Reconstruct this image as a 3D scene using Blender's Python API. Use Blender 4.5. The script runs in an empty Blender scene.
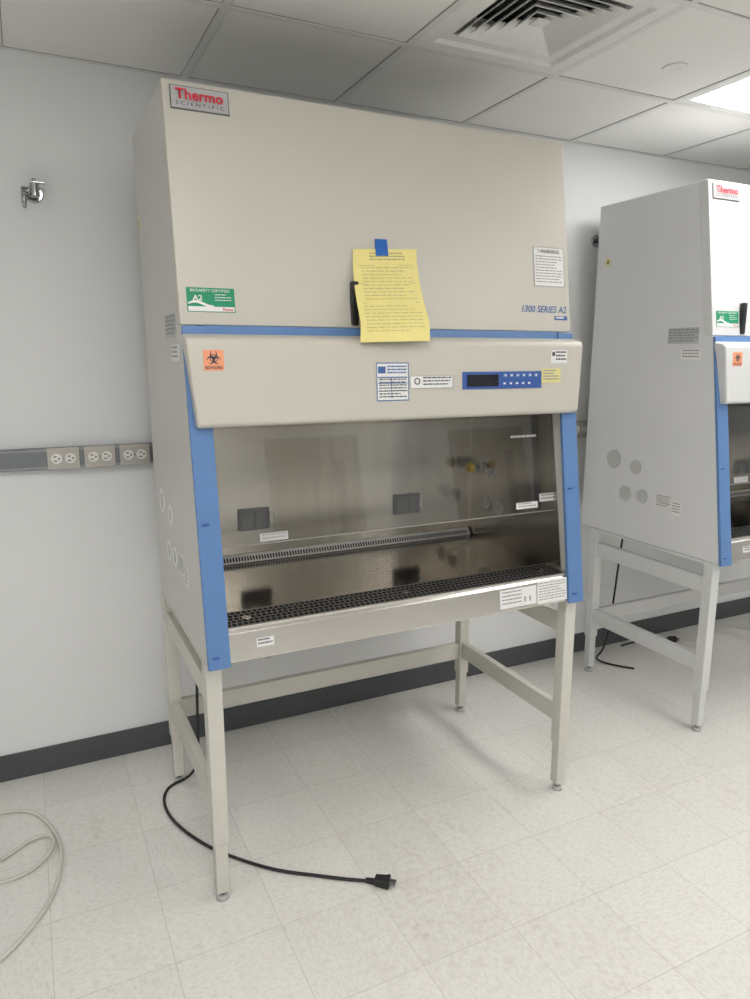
import bpy, bmesh, math, random
from mathutils import Vector, Matrix
random.seed(7)
scene=bpy.context.scene
COL=bpy.context.collection

# ------------------------------------------------------------ materials
def mat(name,col,rough=.5,metal=0.,var=.03,scale=30,bump=0.,bscale=200,emit=None,stretch=None,spec=None):
    m=bpy.data.materials.new(name); m.use_nodes=True
    nt=m.node_tree; b=nt.nodes['Principled BSDF']
    b.inputs['Roughness'].default_value=rough; b.inputs['Metallic'].default_value=metal
    if spec is not None: b.inputs['Specular IOR Level'].default_value=spec
    tc=nt.nodes.new('ShaderNodeTexCoord'); mp=nt.nodes.new('ShaderNodeMapping')
    nt.links.new(tc.outputs['Object'],mp.inputs[0])
    if stretch: mp.inputs['Scale'].default_value=stretch
    n=nt.nodes.new('ShaderNodeTexNoise'); n.inputs['Scale'].default_value=scale; n.inputs['Detail'].default_value=4
    nt.links.new(mp.outputs[0],n.inputs['Vector'])
    r=nt.nodes.new('ShaderNodeValToRGB')
    r.color_ramp.elements[0].position=.3; r.color_ramp.elements[1].position=.7
    r.color_ramp.elements[0].color=tuple(max(0,c*(1-var)) for c in col)+(1,)
    r.color_ramp.elements[1].color=tuple(min(1,c*(1+var)) for c in col)+(1,)
    nt.links.new(n.outputs[0],r.inputs[0]); nt.links.new(r.outputs[0],b.inputs['Base Color'])
    if bump:
        n2=nt.nodes.new('ShaderNodeTexNoise'); n2.inputs['Scale'].default_value=bscale
        nt.links.new(mp.outputs[0],n2.inputs['Vector'])
        bp=nt.nodes.new('ShaderNodeBump'); bp.inputs['Strength'].default_value=bump; bp.inputs['Distance'].default_value=.001
        nt.links.new(n2.outputs[0],bp.inputs['Height']); nt.links.new(bp.outputs[0],b.inputs['Normal'])
    if emit:
        b.inputs['Emission Color'].default_value=emit[0]+(1,); b.inputs['Emission Strength'].default_value=emit[1]
    return m

M={}
M['beige']=mat('beige_powder_coat',(.56,.537,.475),.36,bump=.05,bscale=600,var=.012,scale=3)
M['beige2']=mat('cool_grey_powder_coat',(.66,.665,.665),.42,bump=.05,bscale=600,var=.012,scale=3)
M['side']=mat('side_grey_paint',(.585,.575,.54),.42,var=.012,scale=3)
M['side2']=mat('side_grey_paint_cool',(.71,.715,.72),.42,var=.012,scale=3)
M['blue']=mat('blue_trim',(.105,.22,.46),.4,var=.02)
M['blued']=mat('dark_blue_panel',(.035,.10,.36),.35,var=.02)
M['steel']=mat('brushed_stainless',(.62,.60,.57),.24,1,var=.04,scale=40,stretch=(.3,8,8))
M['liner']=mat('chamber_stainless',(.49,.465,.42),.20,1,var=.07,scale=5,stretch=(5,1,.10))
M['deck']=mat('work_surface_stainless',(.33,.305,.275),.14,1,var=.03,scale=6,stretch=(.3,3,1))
M['grille']=mat('grille_stainless',(.66,.64,.61),.40,1,var=.02)
M['chrome']=mat('chrome',(.42,.42,.43),.16,1,var=.02)
M['legp']=mat('stand_paint',(.60,.585,.53),.42,var=.02)
M['legp2']=mat('stand_paint_cool',(.64,.645,.64),.42,var=.02)
M['black']=mat('black_plastic',(.012,.012,.013),.4,var=.1)
M['hole']=mat('slot_dark',(.006,.006,.006),.8,var=.1)
M['dgrey']=mat('dark_grey_plastic',(.02,.02,.022),.5)
M['grey']=mat('grey_raceway',(.20,.215,.23),.4,.0)
M['rail']=mat('raceway_aluminium',(.33,.34,.35),.38,.6)
M['white']=mat('white_label',(.80,.80,.79),.5,var=.01)
M['ltgrey']=mat('light_grey_plug',(.50,.50,.49),.5)
M['ringg']=mat('port_ring_grey',(.72,.72,.71),.5)
M['plate']=mat('outlet_plate',(.50,.47,.43),.35,.4)
M['ivory']=mat('outlet_white',(.80,.79,.76),.4)
M['green']=mat('green_label',(.0,.27,.13),.45)
M['orange']=mat('orange_label',(.86,.35,.19),.5)
M['red']=mat('red_ink',(.62,.02,.04),.5)
M['ink']=mat('ink_dark',(.06,.06,.07),.6)
M['inkg']=mat('ink_grey',(.30,.30,.30),.6)
M['inky']=mat('ink_on_yellow',(.40,.37,.20),.6)
M['inkb']=mat('ink_blue',(.05,.13,.36),.6)
M['yellow']=mat('yellow_paper',(.84,.74,.285),.7,var=.02)
M['yellowl']=mat('yellow_label',(.75,.68,.30),.6)
M['yellowk']=mat('yellow_knob',(.85,.60,.03),.4)
M['tape']=mat('blue_tape',(.01,.12,.46),.6)
M['badge']=mat('badge_silver',(.50,.50,.51),.35,.3)
M['frame']=mat('badge_dark_edge',(.16,.16,.17),.4,.4)
M['jamb']=mat('reflection_door_jamb_paint',(.42,.43,.43),.5)
M['cable']=mat('grey_cable',(.62,.61,.56),.5)
M['tbar']=mat('ceiling_grid_white',(.74,.74,.72),.5)
M['shade_grey']=mat('ceiling_grid_shade_grey',(.30,.30,.30),.8)  # dark grey for painted shade lines at the grid bars; slab reuses it
M['tile']=mat('ceiling_tile',(.84,.835,.81),.9,var=.02,scale=160,bump=.3,bscale=300)
M['wall']=mat('wall_paint',(.815,.825,.828),.75,var=.008,scale=2,bump=.12,bscale=350)
M['base']=mat('vinyl_baseboard',(.075,.08,.085),.5,var=.05)
M['diff']=mat('diffuser_white',(.80,.80,.78),.5)
M['emit']=mat('light_panel',(.9,.9,.9),.5,emit=((1.,.985,.96),10.9))
M['lcd']=mat('lcd_screen',(.01,.012,.02),.2)
M['wood']=mat('reflection_door_laminate',(.40,.385,.355),.4,var=.05,scale=8,stretch=(6,6,.4))

# glass
g=bpy.data.materials.new('sash_glass'); g.use_nodes=True; nt=g.node_tree; nt.nodes.clear()
o=nt.nodes.new('ShaderNodeOutputMaterial'); mx=nt.nodes.new('ShaderNodeMixShader'); tr=nt.nodes.new('ShaderNodeBsdfTransparent')
gl=nt.nodes.new('ShaderNodeBsdfGlossy'); gl.inputs['Roughness'].default_value=.02; fr=nt.nodes.new('ShaderNodeFresnel'); fr.inputs[0].default_value=1.5
ad=nt.nodes.new('ShaderNodeMath'); ad.operation='MULTIPLY_ADD'; ad.inputs[1].default_value=1.7; ad.inputs[2].default_value=.04
tr.inputs[0].default_value=(.86,.85,.82,1)
nt.links.new(fr.outputs[0],ad.inputs[0]); nt.links.new(ad.outputs[0],mx.inputs[0]); nt.links.new(tr.outputs[0],mx.inputs[1]); nt.links.new(gl.outputs[0],mx.inputs[2]); nt.links.new(mx.outputs[0],o.inputs[0])
M['glass']=g

# floor
def floor_mat():
    m=bpy.data.materials.new('vinyl_floor_tile'); m.use_nodes=True; nt=m.node_tree; N=nt.nodes; L=nt.links
    b=N['Principled BSDF']; b.inputs['Roughness'].default_value=.30
    tc=N.new('ShaderNodeTexCoord'); sep=N.new('ShaderNodeSeparateXYZ'); L.new(tc.outputs['Object'],sep.inputs[0])
    def ma(op,a,b_=None,c=None):
        n=N.new('ShaderNodeMath'); n.operation=op
        for i,v in enumerate((a,b_,c)):
            if v is None: continue
            if isinstance(v,(int,float)): n.inputs[i].default_value=v
            else: L.new(v,n.inputs[i])
        return n.outputs[0]
    T=.295
    def cell(s,off): return ma('DIVIDE',ma('SUBTRACT',s,off),T)
    cx=cell(sep.outputs[0],.229-T*40); cyy=cell(sep.outputs[1],-.245-T*40)
    fx=ma('FRACT',cx); fy=ma('FRACT',cyy)
    dx=ma('MINIMUM',fx,ma('SUBTRACT',1,fx)); dy=ma('MINIMUM',fy,ma('SUBTRACT',1,fy))
    d=ma('MINIMUM',dx,dy); seam=ma('LESS_THAN',d,.004)
    comb=N.new('ShaderNodeCombineXYZ'); L.new(ma('FLOOR',cx),comb.inputs[0]); L.new(ma('FLOOR',cyy),comb.inputs[1])
    wn=N.new('ShaderNodeTexWhiteNoise'); wn.noise_dimensions='3D'; L.new(comb.outputs[0],wn.inputs['Vector'])
    def noise(sc,st,det=3,loc=(0,0,0)):
        mp=N.new('ShaderNodeMapping'); mp.inputs['Scale'].default_value=st; mp.inputs['Location'].default_value=loc; L.new(tc.outputs['Object'],mp.inputs[0])
        n=N.new('ShaderNodeTexNoise'); n.inputs['Scale'].default_value=sc; n.inputs['Detail'].default_value=det; L.new(mp.outputs[0],n.inputs['Vector']); return n.outputs[0]
    def ramp(v,a,b_,c0,c1):
        r=N.new('ShaderNodeValToRGB'); e=r.color_ramp.elements; e[0].position=a; e[0].color=c0+(1,); e[1].position=b_; e[1].color=c1+(1,); L.new(v,r.inputs[0]); return r.outputs[0]
    n1=noise(130,(1,.40,1)); n2=noise(130,(.40,1,1))
    par=ma('GREATER_THAN',wn.outputs['Value'],.5)
    mixn=N.new('ShaderNodeMix'); L.new(par,mixn.inputs[0]); L.new(n1,mixn.inputs[2]); L.new(n2,mixn.inputs[3])
    basec=ramp(mixn.outputs[0],.30,.54,(.68,.66,.62),(.775,.762,.73))
    # faint scuffs: broad patches broken up by fine speckle and streaks
    z=(0,0,0); o1=(1,1,1)
    pat=ramp(noise(1.3,(1,1,1),6,(3.1,1.7,0)),.44,.66,z,o1)
    fin=ramp(noise(45,(1,1,1),6),.47,.66,(.15,.15,.15),o1)
    stk=ramp(noise(16,(1,.25,1),6,(5,2,0)),.55,.75,z,o1)
    dirt0=ma('MULTIPLY',pat,ma('ADD',ma('MULTIPLY',fin,.38),ma('MULTIPLY',stk,.35)))
    vd=N.new('ShaderNodeVectorMath'); vd.operation='DISTANCE'; L.new(tc.outputs['Object'],vd.inputs[0]); vd.inputs[1].default_value=(1.15,-1.25,0)
    near=ramp(vd.outputs['Value'],.15,.75,o1,z)
    wear=ma('MULTIPLY',near,ma('MULTIPLY',fin,ramp(noise(9,(1,1,1),9,(1.3,4,0)),.48,.72,z,o1)))
    dirt=ma('MINIMUM',ma('ADD',dirt0,ma('MULTIPLY',wear,.35)),.7)
    md=N.new('ShaderNodeMix'); md.data_type='RGBA'; L.new(dirt,md.inputs[0]); L.new(basec,md.inputs[6]); md.inputs[7].default_value=(.55,.505,.42,1)
    hs=N.new('ShaderNodeHueSaturation'); L.new(md.outputs[2],hs.inputs['Color']); L.new(ma('MULTIPLY_ADD',wn.outputs['Value'],.05,.975),hs.inputs['Value'])
    ms=N.new('ShaderNodeMix'); ms.data_type='RGBA'; L.new(ma('MULTIPLY',seam,.45),ms.inputs[0]); L.new(hs.outputs[0],ms.inputs[6]); ms.inputs[7].default_value=(.40,.36,.30,1)
    L.new(ms.outputs[2],b.inputs['Base Color'])
    return m
M['floor']=floor_mat()

# ------------------------------------------------------------ helpers
def link(ob,parent=None):
    COL.objects.link(ob)
    if parent: ob.parent=parent
    return ob
def empty(name,loc=(0,0,0)):
    e=bpy.data.objects.new(name,None); e.location=loc; e.empty_display_size=.1; COL.objects.link(e); return e
def meshob(name,verts,faces,m,parent=None,bevel=0,smooth=False,mats=None,fm=None,seg=2):
    me=bpy.data.meshes.new(name); me.from_pydata([tuple(v) for v in verts],[],faces)
    bm=bmesh.new(); bm.from_mesh(me); 
    if fm is None: bmesh.ops.recalc_face_normals(bm,faces=bm.faces)
    bm.to_mesh(me); bm.free()
    for mm in (mats or [m]): me.materials.append(M[mm])
    if fm:
        for p,i in zip(me.polygons,fm): p.material_index=i
    ob=bpy.data.objects.new(name,me)
    if bevel:
        b=ob.modifiers.new('bevel','BEVEL'); b.width=bevel; b.segments=seg; b.limit_method='ANGLE'; b.angle_limit=math.radians(35)
        for p in me.polygons: p.use_smooth=True
        ob.modifiers.new('wn','WEIGHTED_NORMAL')
    if smooth:
        for p in me.polygons: p.use_smooth=True
    return link(ob,parent)
BF=[(0,1,2,3),(7,6,5,4),(0,4,5,1),(1,5,6,2),(2,6,7,3),(3,7,4,0)]
def bv(x0,x1,y0,y1,z0,z1): return [(x0,y0,z0),(x1,y0,z0),(x1,y1,z0),(x0,y1,z0),(x0,y0,z1),(x1,y0,z1),(x1,y1,z1),(x0,y1,z1)]
def box(name,x0,x1,y0,y1,z0,z1,m,parent=None,bevel=0): return meshob(name,bv(x0,x1,y0,y1,z0,z1),BF,m,parent,bevel)
def boxes(name,lst,m,parent=None,bevel=0):
    V=[];F=[]
    for b in lst:
        k=len(V); V+=bv(*b); F+=[tuple(i+k for i in f) for f in BF]
    return meshob(name,V,F,m,parent,bevel)
def prism(name,prof,x0,x1,m,parent=None,bevel=0,prof2=None,seg=2):
    n=len(prof); V=[(x0,y,z) for y,z in prof]+[(x1,y,z) for y,z in prof]
    F=[tuple(range(n)),tuple(range(2*n-1,n-1,-1))]+[(i,(i+1)%n,n+(i+1)%n,n+i) for i in range(n)]
    return meshob(name,V,F,m,parent,bevel,seg=seg)
def cyl(name,p0,p1,r0,r1,m,parent=None,n=24,bevel=0):
    p0=Vector(p0);p1=Vector(p1);d=(p1-p0).normalized(); a=d.orthogonal().normalized(); b=d.cross(a)
    V=[p0+(a*math.cos(t)+b*math.sin(t))*r0 for t in [2*math.pi*i/n for i in range(n)]]+[p1+(a*math.cos(t)+b*math.sin(t))*r1 for t in [2*math.pi*i/n for i in range(n)]]
    F=[tuple(range(n)),tuple(range(2*n-1,n-1,-1))]+[(i,(i+1)%n,n+(i+1)%n,n+i) for i in range(n)]
    ob=meshob(name,V,F,m,parent,bevel)
    for p in ob.data.polygons: p.use_smooth=len(p.vertices)==4
    return ob
def tube(name,pts,r,m,parent=None):
    c=bpy.data.curves.new(name,'CURVE'); c.dimensions='3D'; c.bevel_depth=r; c.bevel_resolution=4; c.resolution_u=10
    s=c.splines.new('NURBS'); s.points.add(len(pts)-1); s.order_u=4; s.use_endpoint_u=True
    for p,q in zip(s.points,pts): p.co=(*q,1)
    t=bpy.data.objects.new('tmp',c); COL.objects.link(t); dg=bpy.context.evaluated_depsgraph_get()
    me=bpy.data.meshes.new_from_object(t.evaluated_get(dg)); bpy.data.objects.remove(t)
    me.name=name; me.materials.clear(); me.materials.append(M[m])
    for p in me.polygons: p.use_smooth=True
    return link(bpy.data.objects.new(name,me),parent)
def text(name,s,o,xd,up,w,h,m,parent,shear=0,bold=0,off=.0025):
    c=bpy.data.curves.new(name,'FONT'); c.body=s; c.shear=shear; c.offset=bold; c.extrude=0; c.size=1; c.resolution_u=3
    t=bpy.data.objects.new('tmp',c); COL.objects.link(t); dg=bpy.context.evaluated_depsgraph_get()
    me=bpy.data.meshes.new_from_object(t.evaluated_get(dg)); bpy.data.objects.remove(t)
    xs=[v.co.x for v in me.vertices]; ys=[v.co.y for v in me.vertices]
    x0,x1,y0,y1=min(xs),max(xs),min(ys),max(ys)
    o=Vector(o);xd=Vector(xd).normalized();up=Vector(up).normalized();n=xd.cross(up)
    for v in me.vertices:
        v.co=o+xd*((v.co.x-x0)/(x1-x0)*w)+up*((v.co.y-y0)/(y1-y0)*h)+n*off
    me.materials.clear(); me.materials.append(M[m])
    return link(bpy.data.objects.new(name,me),parent)
def rows(n,u0=.08,u1=.92,v0=.1,v1=.9,fill=.45,mi=1,seed=0,dash=True):
    R=random.Random(seed); out=[]
    for i in range(n):
        vt=v1-(v1-v0)*i/n; h=(v1-v0)/n*fill; u=u0
        end=u1-(R.random()*.3*(u1-u0) if R.random()<.4 else 0)
        while u<end-.01:
            l=(u1-u0)*R.uniform(.05,.16) if dash else end-u
            out.append((u,vt-h,min(end,u+l),vt,mi)); u+=l+(u1-u0)*.025
    return out
def label(name,o,xd,up,w,h,mats,ink,parent,th=.0008):
    """flat sticker with printed marks; o=lower-left corner"""
    o=Vector(o);xd=Vector(xd).normalized();up=Vector(up).normalized();n=xd.cross(up)
    V=[];F=[];fm=[]
    def q(u0,v0,u1,v1,off,mi):
        k=len(V)
        for u,v in ((u0,v0),(u1,v0),(u1,v1),(u0,v1)): V.append(o+xd*(u*w)+up*(v*h)+n*off)
        F.append((k,k+1,k+2,k+3)); fm.append(mi)
    q(0,0,1,1,th,0)
    k=len(V)
    for u,v in ((0,0),(1,0),(1,1),(0,1)): V.append(o+xd*(u*w)+up*(v*h)+n*-.0005)
    for i in range(4): F.append((k+i,k+(i+1)%4,(i+1)%4,i)); fm.append(0)
    for it in ink:
        q(it[0],it[1],it[2],it[3],th+.0006+(it[5] if len(it)>5 else 0),it[4])
    return meshob(name,V,F,None,parent,mats=mats,fm=fm)
def disc(name,c,n,r,m,parent,th=.002,r_in=0,k=28):
    c=Vector(c);n=Vector(n).normalized()
    if not r_in: return cyl(name,c,c+n*th,r,r*.97,m,parent,k)
    a=n.orthogonal().normalized();b=n.cross(a);V=[];F=[]
    for rr,off in ((r,0),(r,th),(r_in,th),(r_in,0)):
        V+=[c+n*off+(a*math.cos(2*math.pi*i/k)+b*math.sin(2*math.pi*i/k))*rr for i in range(k)]
    for j in range(3):
        F+=[(j*k+i,j*k+(i+1)%k,(j+1)*k+(i+1)%k,(j+1)*k+i) for i in range(k)]
    return meshob(name,V,F,m,parent)

# ------------------------------------------------------------ room
X0,X1,Y1,ZC=.604-.59*6,.604+.59*10,-5.9,2.5627
box('floor',X0-.1,X1+.1,Y1-.1,.1,-.1,0,'floor')
box('wall_back',X0-.1,X1+.1,0,.1,0,ZC+.3,'wall')
box('wall_front',X0-.1,X1+.1,Y1-.1,Y1,0,ZC+.3,'wall')
box('wall_left',X0-.1,X0,Y1,0,0,ZC+.3,'wall')
box('wall_right',X1,X1+.1,Y1,0,0,ZC+.3,'wall')
def baseb(name,*a): return box(name,*a,'base',bevel=.003)
baseb('baseboard_back',X0,X1,-.008,0,0,.106)
baseb('baseboard_front',X0,X1,Y1,Y1+.008,0,.106)
baseb('baseboard_left',X0,X0+.008,Y1+.008,-.008,0,.106)
baseb('baseboard_right',X1-.008,X1,Y1+.008,-.008,0,.106)
# unseen doors behind the viewer, added to put bands into the sash reflections
for di,dx_ in ((1,2.15),(2,4.35)):
    d=empty('reflection_door_%d'%di,(dx_,Y1,0))
    box('leaf',.05,.97,.004,.045,.01,2.12,'wood',d,.003)
    boxes('jamb',[(0,.05,0,.06,0,2.17),(.97,1.02,0,.06,0,2.17),(.05,.97,0,.06,2.12,2.17)],'jamb',d,.003)
    box('vision_lite',.72,.84,.04,.048,1.1,1.9,'frame',d,.002)
    cyl('lever_handle',(.12,.09,1.0),(.24,.09,1.0),.009,.009,'chrome',d)
    cyl('lever_rose',(.12,.045,1.0),(.12,.095,1.0),.014,.012,'chrome',d)
gx=[X0+.59*i for i in range(17)]; gy=[-.59*i for i in range(11)]
dif=(7,1); skip={dif}
lights=[(9,1),(5,3),(9,4),(1,3),(13,3),(3,7),(7,7),(11,7)]
for (i,j) in lights: skip.add((i,j)); skip.add((i,j+1))
V=[];F=[]
for i in range(16):
    for j in range(10):
        if (i,j) in skip: continue
        k=len(V); V+=bv(gx[i],gx[i+1],gy[j+1],gy[j],ZC,ZC+.015); F+=[tuple(q+k for q in f) for f in BF]
meshob('ceiling',V,F,'tile')
box('ceiling_slab',X0-.1,X1+.1,Y1-.1,.1,ZC+.3,ZC+.35,'shade_grey')
gr=empty('trim_ceiling_grid')
lx=[(x-.012,x+.012,Y1,0,ZC-.004,ZC+.012) for x in gx]; 
boxes('grid_bars_long',lx,'tbar',gr)
ly=[]
for y in gy:
    for i in range(16): 
        inside=any(i==a and abs(y-gy[b+1])<.01 for a,b in lights)
        if not inside: ly.append((gx[i]+.012,gx[i+1]-.012,y-.012,y+.012,ZC-.004,ZC+.012))
boxes('grid_bars_cross',ly,'tbar',gr)
boxes('grid_shade_line_long',[(x-.0145,x+.0145,Y1,0,ZC-.0015,ZC+.011) for x in gx],'shade_grey',gr)  # solid dark strips, painted shade along both edges of the grid bars
boxes('grid_shade_line_cross',[(a,b,c-.0025,d_+.0025,ZC-.0012,ZC+.011) for a,b,c,d_,e,f in ly],'shade_grey',gr)
for n,(i,j) in enumerate(lights):
    e=empty('ceiling_light_panel' if n==0 else 'ceiling_light_panel.%03d'%n,(gx[i],gy[j+2],ZC))
    w,l=.59,1.18
    boxes('trim_frame',[(.012,w-.012,.012,.045,-.003,.03),(.012,w-.012,l-.045,l-.012,-.003,.03),(.012,.045,.045,l-.045,-.003,.03),(w-.045,w-.012,.045,l-.045,-.003,.03)],'diff',e)
    box('lens',.045,w-.045,.045,l-.045,.004,.02,'emit',e)
# diffuser
e=empty('air_supply_diffuser',(gx[7]+.295,gy[1]-.295,ZC))
def ring(name,s0,z0,s1,z1,th,m):
    def sq(s,z): return [(-s,-s,z),(s,-s,z),(s,s,z),(-s,s,z)]
    V=sq(s0,z0)+sq(s1,z1)+sq(s1,z1+th)+sq(s0,z0+th); F=[]
    for j in range(4):
        jj=(j+1)%4
        F+=[(j*4+i,j*4+(i+1)%4,jj*4+(i+1)%4,jj*4+i) for i in range(4)]
    return meshob(name,V,F,m,e)
ring('outer_frame',.283,-.003,.235,-.003,.012,'diff')
ring('stepped_frame',.235,-.003,.228,.010,.003,'diff')
ring('inner_frame',.228,.010,.190,.012,.003,'diff')
ring('collar',.190,.012,.187,.09,.003,'diff')
for k,s in enumerate((.180,.148,.116,.084,.052)):
    ring('vane_%d'%(k+1),s,.004,s-.026,.028,.003,'diff')
box('core_plate',-.024,.024,-.024,.024,.004,.008,'diff',e)
box('plenum',-.22,.22,-.22,.22,.075,.08,'hole',e)
disc('sprinkler_cover_plate',(2.111,-.835,ZC),(0,0,-1),.042,'diff',None,th=.006)

# raceway + outlets
rw=empty('wall_raceway',(0,0,0))
ra,rb=1.187,1.262
boxes('channel',[(X0,X1,-.040,0,ra,rb)],'grey',rw,bevel=.004)
boxes('channel_lips',[(X0,X1,-.042,-.0405,rb-.010,rb-.003),(X0,X1,-.042,-.0405,ra+.003,ra+.010)],'rail',rw)
def outlet(x0,x1,k):
    box('cover_plate_%d'%k,x0+.002,x1-.002,-.047,-.040,ra-.001,rb+.001,'plate',rw,bevel=.002)
    cx=(x0+x1)/2
    for s,n in ((-1,'a'),(1,'b')):
        c=cx+s*.023
        disc('receptacle_%d%s'%(k,n),(c,-.047,(ra+rb)/2),(0,-1,0),.0185,'ivory',rw,th=.002)
        zc=(ra+rb)/2
        boxes('slots_%d%s'%(k,n),[(c-.009,c+.001,-.0497,-.0488,zc+.006,zc+.0095),(c-.009,c+.001,-.0497,-.0488,zc-.0095,zc-.006),(c+.006,c+.011,-.0497,-.0488,zc-.003,zc+.003)],'hole',rw)
    disc('screw_%d'%k,(cx,-.047,(ra+rb)/2),(0,-1,0),.003,'chrome',rw,th=.001)
for k,(a,b) in enumerate([(.045,.156),(.168,.279),(.291,.402),(2.31,2.421),(2.433,2.544),(2.556,2.667)]): outlet(a,b,k+1)

# gas valves on wall
def gas(name,x,z):
    e=empty(name,(x,0,z))
    cyl('flange',(0,0,0),(0,-.008,0),.030,.027,'chrome',e,bevel=.002)
    cyl('stem',(0,-.008,0),(0,-.055,0),.013,.012,'chrome',e)
    cyl('valve_body',(0,-.055,-.018),(0,-.055,.026),.017,.015,'chrome',e,bevel=.002)
    cyl('handle_post',(0,-.055,.026),(0,-.055,.038),.007,.007,'chrome',e)
    boxes('lever',[(-.012,.034,-.062,-.048,.024,.032)],'chrome',e,bevel=.002)
    cyl('elbow',(0,-.055,0),(-.032,-.068,-.004),.010,.010,'chrome',e)
    cyl('nozzle',(-.030,-.067,.006),(-.034,-.069,-.058),.011,.005,'chrome',e)
    for i in range(4): cyl('barb_%d'%i,(-.031-.0009*i,-.0675,-.010-.01*i),(-.0315-.0009*i,-.0675,-.016-.01*i),.0125-.001*i,.009-.001*i,'chrome',e)
gas('wall_gas_valve',.082,2.122)
gas('wall_gas_valve.001',2.56,2.135)

# ------------------------------------------------------------ biosafety cabinet
W=1.30
FS=.141
UPF=Vector((0,FS,1)).normalized(); XD=Vector((1,0,0))
def cabinet(name,loc,ztop,body,side,leg,main):
    R=empty(name,loc)
    ZT=2.281
    def yF(z): return -.785-FS*(ZT-z)
    yb,yb2=(-.235,-.275) if main else (-.20,-.19)
    zt=ztop
    bot=1.405
    # shell
    prism('upper_housing',[(yb-.002,bot),(yb-.002,zt-.001),(yF(zt)+.012,zt-.001),(yF(bot)+.012,bot)],.038,W-.038,side,R)
    prism('front_access_panel',[(yF(zt)+.045,zt+.001),(yF(zt),zt+.001),(yF(1.664),1.664),(yF(1.664)+.045,1.664)],-.002,W+.002,body,R,.004)
    for s,xa in (('left',0),('right',W-.04)):
        prism('side_wall_'+s,[(yb,zt),(yF(zt)+.044,zt),(yF(1.7)+.044,1.7),(yF(1.66)+.001,1.66),(yF(.756)+.002,.756),(yb2,.756)],xa,xa+.04,side,R,.002)
    box('rear_wall',.04,W-.04,-.34,min(yb,yb2)-.005,.756,bot,side,R)
    prism('base_pan',[(-.30,.758),(-.30,.80),(-.965,.80),(-.975,.758)],.04,W-.04,'steel',R)
    # liner
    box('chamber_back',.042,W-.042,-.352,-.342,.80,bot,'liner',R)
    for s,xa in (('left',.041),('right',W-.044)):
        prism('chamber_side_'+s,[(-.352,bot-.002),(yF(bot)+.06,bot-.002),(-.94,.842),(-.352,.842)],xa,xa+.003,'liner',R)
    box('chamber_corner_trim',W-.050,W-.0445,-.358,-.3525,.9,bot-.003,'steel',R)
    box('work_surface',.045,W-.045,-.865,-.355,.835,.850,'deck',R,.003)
    # rear slotted strip
    prism('rear_slot_strip',[(-.3525,.852),(-.3525,.878),(-.357,.878),(-.378,.852)],.046,W-.052,'ringg',R)
    V=[];F=[]
    n=110
    for i in range(n):
        x=.055+(W-.115)*i/n
        k=len(V)
        for xx,t in ((x,.22),(x+.0055,.22),(x+.0055,.72),(x,.72)):
            V.append((xx,-.378+.021*t-.0012,.852+.026*t+.0003))
        F.append((k,k+1,k+2,k+3))
    meshob('rear_slots',V,F,'hole',R)
    # front intake grille
    prism('front_grille_plate',[(-.870,.851),(-.870,.857),(-.985,.853),(-.985,.840)],.045,W-.045,'grille',R)
    V=[];F=[]
    nr=5; nx=72
    zg=lambda y:.857-(-.870-y)*.004/.115+.0006
    for j in range(nr):
        for i in range(nx):
            x=.062+(W-.125)*i/nx+(.004 if j%2 else 0); y=-.878-.0205*j; w=.0126; h=.0160
            k=len(V); V+=[(x,y-h,zg(y-h)),(x+w,y-h,zg(y-h)),(x+w,y,zg(y)),(x,y,zg(y))]; F.append((k,k+1,k+2,k+3))
    meshob('front_grille_slots',V,F,'hole',R)
    # sill
    prism('stainless_sill',[(-.985,.757),(-1.000,.757),(-1.000,.762),(-.992,.838),(-.984,.846),(-.975,.842),(-.975,.80)],.058,W-.058,'steel',R,.002)
    for i,x in enumerate((.13,.64,1.17)): disc('grille_fastener_%d'%i,(x,-.93,.8552),(0,0,1),.014,'deck',R,th=.002)
    # interior service outlets
    for k,x in enumerate((.325,.955)):
        box('chamber_outlet_box_%d'%k,x-.058,x+.058,-.362,-.352,.965,1.045,'black',R,.003)
        boxes('chamber_outlet_covers_%d'%k,[(x-.052,x-.003,-.372,-.362,.975,1.035),(x+.003,x+.052,-.372,-.362,.975,1.035)],'dgrey',R,.004)
        label('chamber_outlet_tag_%d'%k,(x+.062,-.3525,.985),XD,(0,0,1),.012,.04,['white','inkg'],[],R)
    for k,(y,z,r) in enumerate([(-.47,1.005,.028),(-.56,1.0,.028),(-.50,1.13,.020)]):
        disc('chamber_service_port_%d'%k,(W-.0445,y,z),(-1,0,0),r,'ringg',R,th=.006)
    disc('service_valve_base',(W-.0445,-.425,1.145),(-1,0,0),.024,'ringg',R,th=.008)
    cyl('service_valve_stem',(W-.05,-.425,1.145),(W-.085,-.425,1.145),.008,.008,'chrome',R)
    cyl('service_valve_knob',(W-.085,-.425,1.145),(W-.105,-.425,1.145),.022,.019,'yellowk',R,bevel=.002)
    # sash glass
    def yI(z): return yF(z)+.074
    V=[(.042,yI(1.055),1.055),(W-.046,yI(1.055),1.055),(W-.046,yI(1.41),1.41),(.042,yI(1.41),1.41)]
    meshob('sash_glass',V,[(0,1,2,3)],'glass',R)
    prism('sash_edge',[(yI(1.055)-.002,1.053),(yI(1.055)+.002,1.053),(yI(1.057)+.002,1.0555),(yI(1.057)-.002,1.0555)],.042,W-.046,'inkg',R)
    for k,(x,z,w,h) in enumerate([(.19,1.060,.085,.024),(1.095,1.070,.09,.022),(1.195,1.088,.07,.028)]):
        label('sash_label_%d'%k,(x,yI(z)-.003,z),XD,UPF,w,h,['ltgrey' if k==0 else 'white','inkg'],rows(2,seed=k),R)
    lt=rows(1,0,1,0,1,.8,seed=4)
    label('sash_etching',(1.085,yI(1.31)-.002,1.31),XD,UPF,.11,.010,['glass','ltgrey'],lt,R,th=.0002)
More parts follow.
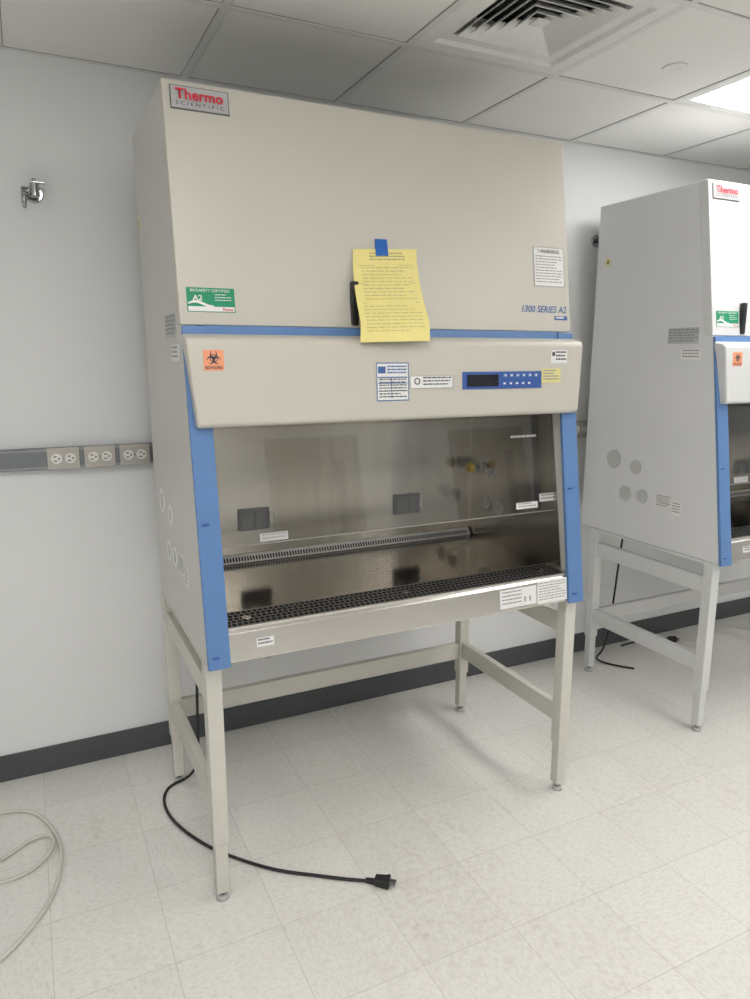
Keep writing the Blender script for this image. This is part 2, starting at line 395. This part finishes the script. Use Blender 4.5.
    # blue trims
    for s,xa in (('left',0),('right',W-.06)):
        prism('blue_side_trim_'+s,[(yF(1.662),1.662),(yF(1.662)-.012,1.662),(yF(.75)-.012,.75),(yF(.75)+.004,.75)],xa-.001,xa+.061,'blue',R,.003)
        for zz in (.78,1.14): box('trim_latch_%s_%d'%(s,int(zz*100)),xa+.012,xa+.03,yF(zz)-.0145,yF(zz)-.011,zz,zz+.006,'blued',R)
    prism('blue_stripe',[(yF(1.664),1.664),(yF(1.664)-.006,1.664),(yF(1.638)-.006,1.638),(yF(1.638),1.638)],.061,W-.061,'blue',R,.001)
    # hood / control fascia
    prof=[(yF(1.643)-.004,1.643,0),(-.925,1.634,0),(-.938,1.622,0),(-.950,1.412,.018),(-.944,1.398,.02),(yF(1.395)+.01,1.396,.02)]
    n=len(prof)
    V=[(-.004+t,y,z) for y,z,t in prof]+[(W+.004-t,y,z) for y,z,t in prof]
    F=[tuple(range(n)),tuple(range(2*n-1,n-1,-1))]+[(i,(i+1)%n,n+(i+1)%n,n+i) for i in range(n)]
    meshob('control_fascia',V,F,body,R,.008,seg=3)
    hy=lambda z:-.938-(1.622-z)*.012/.21
    UH=Vector((0,.0571,1)).normalized()
    def HL(nm,x0,x1,z0,z1,mats,ink,th=.0008): return label(nm,(x0,hy(z0)-.0006,z0),XD,UH,x1-x0,z1-z0,mats,ink,R,th)
    def FL(nm,x0,x1,z0,z1,mats,ink,th=.0008): return label(nm,(x0,yF(z0)-.0006,z0),XD,UPF,x1-x0,z1-z0,mats,ink,R,th)
    HL('biohazard_sticker',.039,.092,1.547,1.600,['orange','ink'],[])
    text('biohazard_caption','BIOHAZARD',(.043,hy(1.551)-.001,1.551),XD,UH,.045,.008,'ink',R,bold=.01,off=.0015)
    # biohazard trefoil: three open horns round a ring
    c=Vector((.0655,hy(1.578)-.0018,1.5785)); up=UH
    for k in range(3):
        a0=math.radians(90+120*k); cc=c+XD*(math.cos(a0)*.0095)+up*(math.sin(a0)*.0095)
        V=[];F=[];ns=22
        for i in range(ns+1):
            t=a0+math.radians(28)+math.radians(304)*i/ns; f=math.sin(math.pi*i/ns)
            ro=.0098; ri=.0098-(.0008+.0042*f)
            for r_ in (ro,ri): V.append(cc+(XD*math.cos(t)+up*math.sin(t))*r_)
        for i in range(ns): F.append((2*i,2*i+2,2*i+3,2*i+1))
        meshob('biohazard_horn_%d'%k,V,F,'ink',R)
    disc('biohazard_ring',c,(0,-1,.057),.0105,'ink',R,th=.0005,r_in=.0085)
    HL('control_panel_blue',.826,1.126,1.484,1.537,['blued'],[],.002)
    HL('lcd_display',.842,.957,1.492,1.528,['lcd'],[],.004)
    for r in range(2):
        for i in range(6):
            x=.975+i*.024; z=1.519-.022*r
            if r==0: HL('key_%d'%i,x,x+.016,z,z+.012,['blue','white'],[(.3,.3,.7,.7,1)],.004)
            elif i<5: HL('key_led_%d'%i,x+.002,x+.010,z,z+.006,['white'],[],.003)
    HL('fascia_yellow_label',1.128,1.205,1.500,1.545,['yellowl','inkg'],rows(4,seed=3))
    HL('fascia_date_label',1.165,1.232,1.562,1.604,['white','ink'],[(.08,.55,.25,.85,1)]+rows(3,.3,.95,.1,.9,.45,seed=9))
    if main:
        HL('certification_label',.533,.639,1.456,1.566,['white','inkb','ink','inkg'],[(0,.975,1,1,1),(0,0,1,.025,1),(0,0,.025,1,1),(.975,0,1,1,1),(.05,.60,.95,.63,1),(.05,.45,.95,.47,1),(.05,.25,.95,.27,1),(.45,.06,.47,.60,1),(.05,.72,.28,.90,1)]+rows(3,.33,.94,.68,.92,.5,seed=77)+[(a,b,c_,d_,2) for a,b,c_,d_,_ in rows(7,.08,.92,.05,.58,.4,seed=2)])
        HL('serial_label',.642,.792,1.490,1.527,['white','ink','inkg'],[(a,b,c_,d_,1) for a,b,c_,d_,_ in rows(3,.30,.95,.12,.9,.4,seed=5)]+[(0,.97,1,1,2),(0,0,1,.03,2),(.985,0,1,1,2),(0,0,.015,1,2)])
        disc('serial_label_dot',(.667,hy(1.512)-.002,1.511),(0,-1,.057),.010,'ink',R,th=.0006,r_in=.007)
        label('warning_label',(1.157,yF(1.811)-.0006,1.811),XD,UPF,.125,.128,['white','inkg','ink'],[(0,.985,1,1,1),(0,0,1,.015,1),(0,0,.015,1,1),(.985,0,1,1,1)]+rows(10,.06,.94,.06,.78,.34,seed=12),R)
        text('warning_title','! WARNING',(1.175,yF(1.915)-.0006,1.918),XD,UPF,.088,.012,'ink',R,bold=.01)
        text('series_lettering','1300 SERIES A2',(1.101,yF(1.727),1.726),XD,UPF,.185,.022,'inkb',R,shear=.25,bold=.012,off=.001)
        FL('series_plate',1.235,1.288,1.703,1.716,['inkb','white'],rows(1,.1,.9,.2,.8,.7,seed=1))
        hx=.488
    else: hx=.155
    box('front_panel_handle',hx,hx+.022,yF(1.74)-.018,yF(1.74)+.004,1.672,1.795,'black',R,.004)
    # badge
    FL('brand_badge_edge',.017,.171,zt-.072,zt-.012,['frame'],[],.002)
    FL('brand_badge',.020,.168,zt-.069,zt-.015,['badge'],[],.004)
    zb=zt-.069
    text('badge_name','Thermo',(.030,yF(zb)-.004,zb+.021),XD,UPF,.124,.027,'red',R,bold=.025)
    text('badge_sub','S C I E N T I F I C',(.030,yF(zb)-.004,zb+.007),XD,UPF,.126,.009,'ink',R)
    # green sticker
    FL('green_label',.020,.148,1.699,1.762,['green','white'],[(.02,.02,.98,.22,1)]+rows(3,.58,.93,.40,.74,.28,seed=8))
    text('green_label_title','BIOSAFETY CERTIFIED',(.030,yF(1.749)-.0008,1.7505),XD,UPF,.105,.007,'white',R)
    V=[];F=[]
    o=Vector((.020,yF(1.699)-.0022,1.699))
    for i in range(17):
        t=i/16; u=.02+.52*t; v=.36+.10*math.sin(t*5.0)
        for dv in (-.05-.05*math.sin(math.pi*t),.02): V.append(o+XD*(u*.128)+UPF*((v+dv)*.063))
    for i in range(16): F.append((2*i,2*i+2,2*i+3,2*i+1))
    meshob('green_label_swoosh',V,F,'white',R)
    text('green_label_mark','A2',(.035,yF(1.730)-.0008,1.728),XD,UPF,.026,.014,'white',R,bold=.02)
    text('green_label_brand','Thermo',(.112,yF(1.704)-.0012,1.7025),XD,UPF,.03,.008,'red',R,bold=.02)
    # sill labels
    ys=lambda z:-1.0005+(z-.762)*.105
    US=Vector((0,.105,1)).normalized()
    def SL(nm,x0,x1,z0,z1,ink,mats=['white','ink']): return label(nm,(x0,ys(z0)-.0004,z0),XD,US,x1-x0,z1-z0,mats,ink,R)
    SL('sill_label_1',.138,.188,.790,.815,rows(2,seed=21))
    SL('sill_label_2',.958,1.105,.770,.832,rows(4,.05,.60,.1,.9,.35,seed=22)+[(.66,.2,.70,.5,1),(.8,.2,.84,.5,1)],['white','inkg'])
    SL('sill_label_3',1.110,1.235,.765,.842,rows(7,.05,.95,.08,.92,.35,seed=23),['white','inkg'])
    # side ports and labels
    SD=Vector((0,-1,0)); UZ=Vector((0,0,1))
    for k,(y,z,r) in enumerate([(-.386,1.112,.043),(-.525,1.091,.032),(-.47,.962,.034),(-.572,.966,.032)]):
        if main:
            disc('side_port_%d'%k,(-.0005,y-.03,z),(-1,0,0),r,'white',R,th=.003,r_in=r*.72)
            disc('side_port_core_%d'%k,(-.0005,y-.03,z),(-1,0,0),r*.70,'ltgrey',R,th=.0015)
        else: disc('side_port_%d'%k,(-.0005,y,z),(-1,0,0),r,'ltgrey',R,th=.004)
    label('side_label_1',(-.0006,-.65,.93),SD,UZ,.09,.065,['ringg','inkg'],rows(5,seed=31),R)
    label('side_label_2',(-.0006,-.74,.915),SD,UZ,.05,.06,['white','inkg'],rows(4,seed=32),R)
    label('side_label_3',(-.0006,-.65,1.635),SD,UZ,.155,.065,['ltgrey','inkg'],rows(5,.03,.97,.08,.92,.6,seed=33),R)
    label('side_label_4',(-.0006,-.725,1.570),SD,UZ,.10,.045,['white','inkg'],rows(3,seed=34),R)
    label('side_hazard_label',(-.0006,-.255,1.995),SD,UZ,.03,.03,['yellowl','ink'],[(.35,.2,.65,.7,1)],R)
    box('exhaust_collar',.35,.95,-.60,-.30,zt,zt+.02,side,R,.003)
    # stand
    yf,yr=-.952,-.285
    for nm,x,y in (('front_left',.020,yf),('front_right',W-.020,yf),('rear_left',.020,yr),('rear_right',W-.020,yr)):
        box('leg_'+nm,x-.023,x+.023,y-.023,y+.023,.19,.7545,leg,R,.004)
        box('leg_extension_'+nm,x-.0185,x+.0185,y-.0185,y+.0185,.028,.195,leg,R,.003)
        cyl('foot_stem_'+nm,(x,y,.012),(x,y,.03),.008,.008,'chrome',R)
        cyl('foot_'+nm,(x,y,0),(x,y,.014),.019,.015,'ltgrey',R)
    for nm,x in (('left',.020),('right',W-.020)):
        box('lower_rail_'+nm,x-.014,x+.014,yf+.023,yr-.023,.268,.338,leg,R,.003)
        box('upper_rail_'+nm,x-.014,x+.014,yf+.023,yr-.023,.615,.685,leg,R,.003)
        box('rail_top_'+nm,x-.02,x+.02,yf+.023,yr-.023,.742,.7545,leg,R,.003)
    box('rear_beam',.043,W-.043,yr-.014,yr+.014,.262,.332,leg,R,.003)
    cyl('drain_valve',(.19,-.93,.757),(.19,-.93,.725),.010,.010,'steel',R)
    return R,yF
R1,yF=cabinet('biosafety_cabinet',(.379,0,0),2.281,'beige','side','legp',True)
R2,_=cabinet('biosafety_cabinet.001',(2.4645,.074,0),2.262,'beige2','side2','legp2',False)

# yellow paper with tape
P=empty('paper_notice',(.379,0,0))
def pp(u,v,off=0):
    x0=.506*v+.478*(1-v); x1=.716*v+.697*(1-v); x=x0+(x1-x0)*u
    zl=1.888*v+1.622*(1-v); zr=1.900*v+1.628*(1-v); z=zl+(zr-zl)*u
    t=1-v
    y=yF(z)-.004-.073*min(1,t*1.25)**1.8-(.010*math.sin(u*math.pi)*t)-.012*u*t
    return Vector((x,y-off,z))
V=[];F=[];N=14
for j in range(N+1):
    for i in range(N+1): V.append(pp(i/N,j/N))
for j in range(N):
    for i in range(N): k=j*(N+1)+i; F.append((k,k+1,k+N+2,k+N+1))
meshob('sheet',V,F,'yellow',P,smooth=True)
V=[];F=[]
def pq(u0,v0,u1,v1):
    k=len(V)
    for u,v in ((u0,v0),(u1,v0),(u1,v1),(u0,v1)): V.append(pp(u,v,.0012))
    F.append((k,k+1,k+2,k+3))
for it in rows(3,.25,.80,.86,.96,.35,seed=41): pq(*it[:4])
for it in rows(10,.12,.9,.42,.80,.16,seed=42): pq(*it[:4])
for it in rows(8,.08,.92,.08,.38,.14,seed=43): pq(*it[:4])
for v in (.82,.62,.41): pq(.08,v,.93,v+.004)
meshob('printed_lines',V,F,'inky',P)
pts=[(.578,1.868),(.620,1.872),(.617,1.922),(.580,1.921)]
meshob('tape',[(x,yF(z)-(.0065),z) for x,z in pts]+[(x,yF(z)-.0005,z) for x,z in pts],BF,'tape',P)

# ------------------------------------------------------------ cables
def plug(parent,p,d):
    d=Vector((d[0],d[1],0)).normalized(); s=Vector((-d.y,d.x,0)); p=Vector(p)
    def ob(nm,a,b,w0,w1,h,m,z=None):
        z0=.001 if z is None else z
        V=[]
        for q,w in ((a,w0),(b,w1)):
            for sx,zz in ((-1,z0),(1,z0),(1,z0+h),(-1,z0+h)):
                v=p+d*q+s*(w*sx); V.append((v.x,v.y,zz))
        return meshob(nm,V,[(0,1,2,3),(4,5,6,7),(0,1,5,4),(1,2,6,5),(2,3,7,6),(3,0,4,7)],m,parent,.003 if m=='black' else 0)
    ob('plug_strain_relief',-.03,.002,.006,.009,.014,'black')
    ob('plug_body',0,.038,.013,.018,.026,'black')
    ob('plug_face',.036,.046,.019,.019,.028,'black')
    ob('plug_blade_1',.046,.066,.009,.009,.002,'chrome',.018)
    ob('plug_blade_2',.046,.064,.006,.006,.005,'chrome',.007)
c=empty('power_cord')
path=[(.50,-.33,.757),(.485,-.325,.6),(.470,-.33,.35),(.475,-.315,.12),(.455,-.30,.02),(.40,-.30,.006),(.345,-.32,.006),(.318,-.40,.006),(.322,-.50,.006),(.36,-.62,.006),(.428,-.75,.006),(.52,-.86,.006),(.587,-.93,.006),(.67,-.985,.006),(.742,-1.04,.006),(.79,-1.07,.006),(.825,-1.095,.009)]
tube('cord',path,.0052,'black',c)
plug(c,(.832,-1.10,0),(.055,-.045))
c=empty('power_cord.001')
tube('cord',[(2.72,-.16,.757),(2.70,-.15,.5),(2.69,-.14,.2),(2.67,-.12,.03),(2.62,-.11,.006),(2.60,-.16,.006),(2.63,-.23,.006),(2.70,-.31,.006)],.0052,'black',c)
c=empty('power_cord.002')
tube('cord',[(2.86,-.06,.006),(2.93,-.05,.006),(3.03,-.045,.006),(3.09,-.07,.006),(3.15,-.11,.008)],.0052,'black',c)
plug(c,(3.155,-.115,0),(.05,-.03))
c=empty('grey_data_cable')
z=.0065
tube('cable',[(-.75,-.35,z),(-.5,-.22,z),(-.30,-.20,z),(-.21,-.223,z),(-.13,-.235,z),(-.08,-.30,z),(-.035,-.42,z),(-.020,-.53,z),(-.035,-.66,z),(-.07,-.77,z),(-.13,-.86,z),(-.20,-.94,z),(-.32,-1.02,z)],.006,'cable',c)
tube('cable_loop',[(-.5,-.62,z),(-.30,-.60,z),(-.20,-.605,z),(-.13,-.60,z),(-.07,-.56,z+.008),(-.035,-.49,z+.013),(-.06,-.42,z+.004),(-.12,-.42,z),(-.20,-.50,z),(-.35,-.58,z+.004)],.006,'cable',c)

# ------------------------------------------------------------ world + camera
w=bpy.data.worlds.new('w'); scene.world=w; w.use_nodes=True
w.node_tree.nodes['Background'].inputs[0].default_value=(.8,.85,.9,1); w.node_tree.nodes['Background'].inputs[1].default_value=.3
cd=bpy.data.cameras.new('camera'); cam=bpy.data.objects.new('camera',cd); COL.objects.link(cam)
cd.sensor_fit='VERTICAL'; cd.sensor_height=36; cd.lens=712.95/999*36; cd.clip_start=.05
yaw,pit=math.radians(25.8466),math.radians(11.3155)
cam.location=(0,-2.8182,1.5822)
cam.rotation_euler=(math.pi/2-pit,0,-yaw)
scene.camera=cam
scene.view_settings.view_transform='Standard'
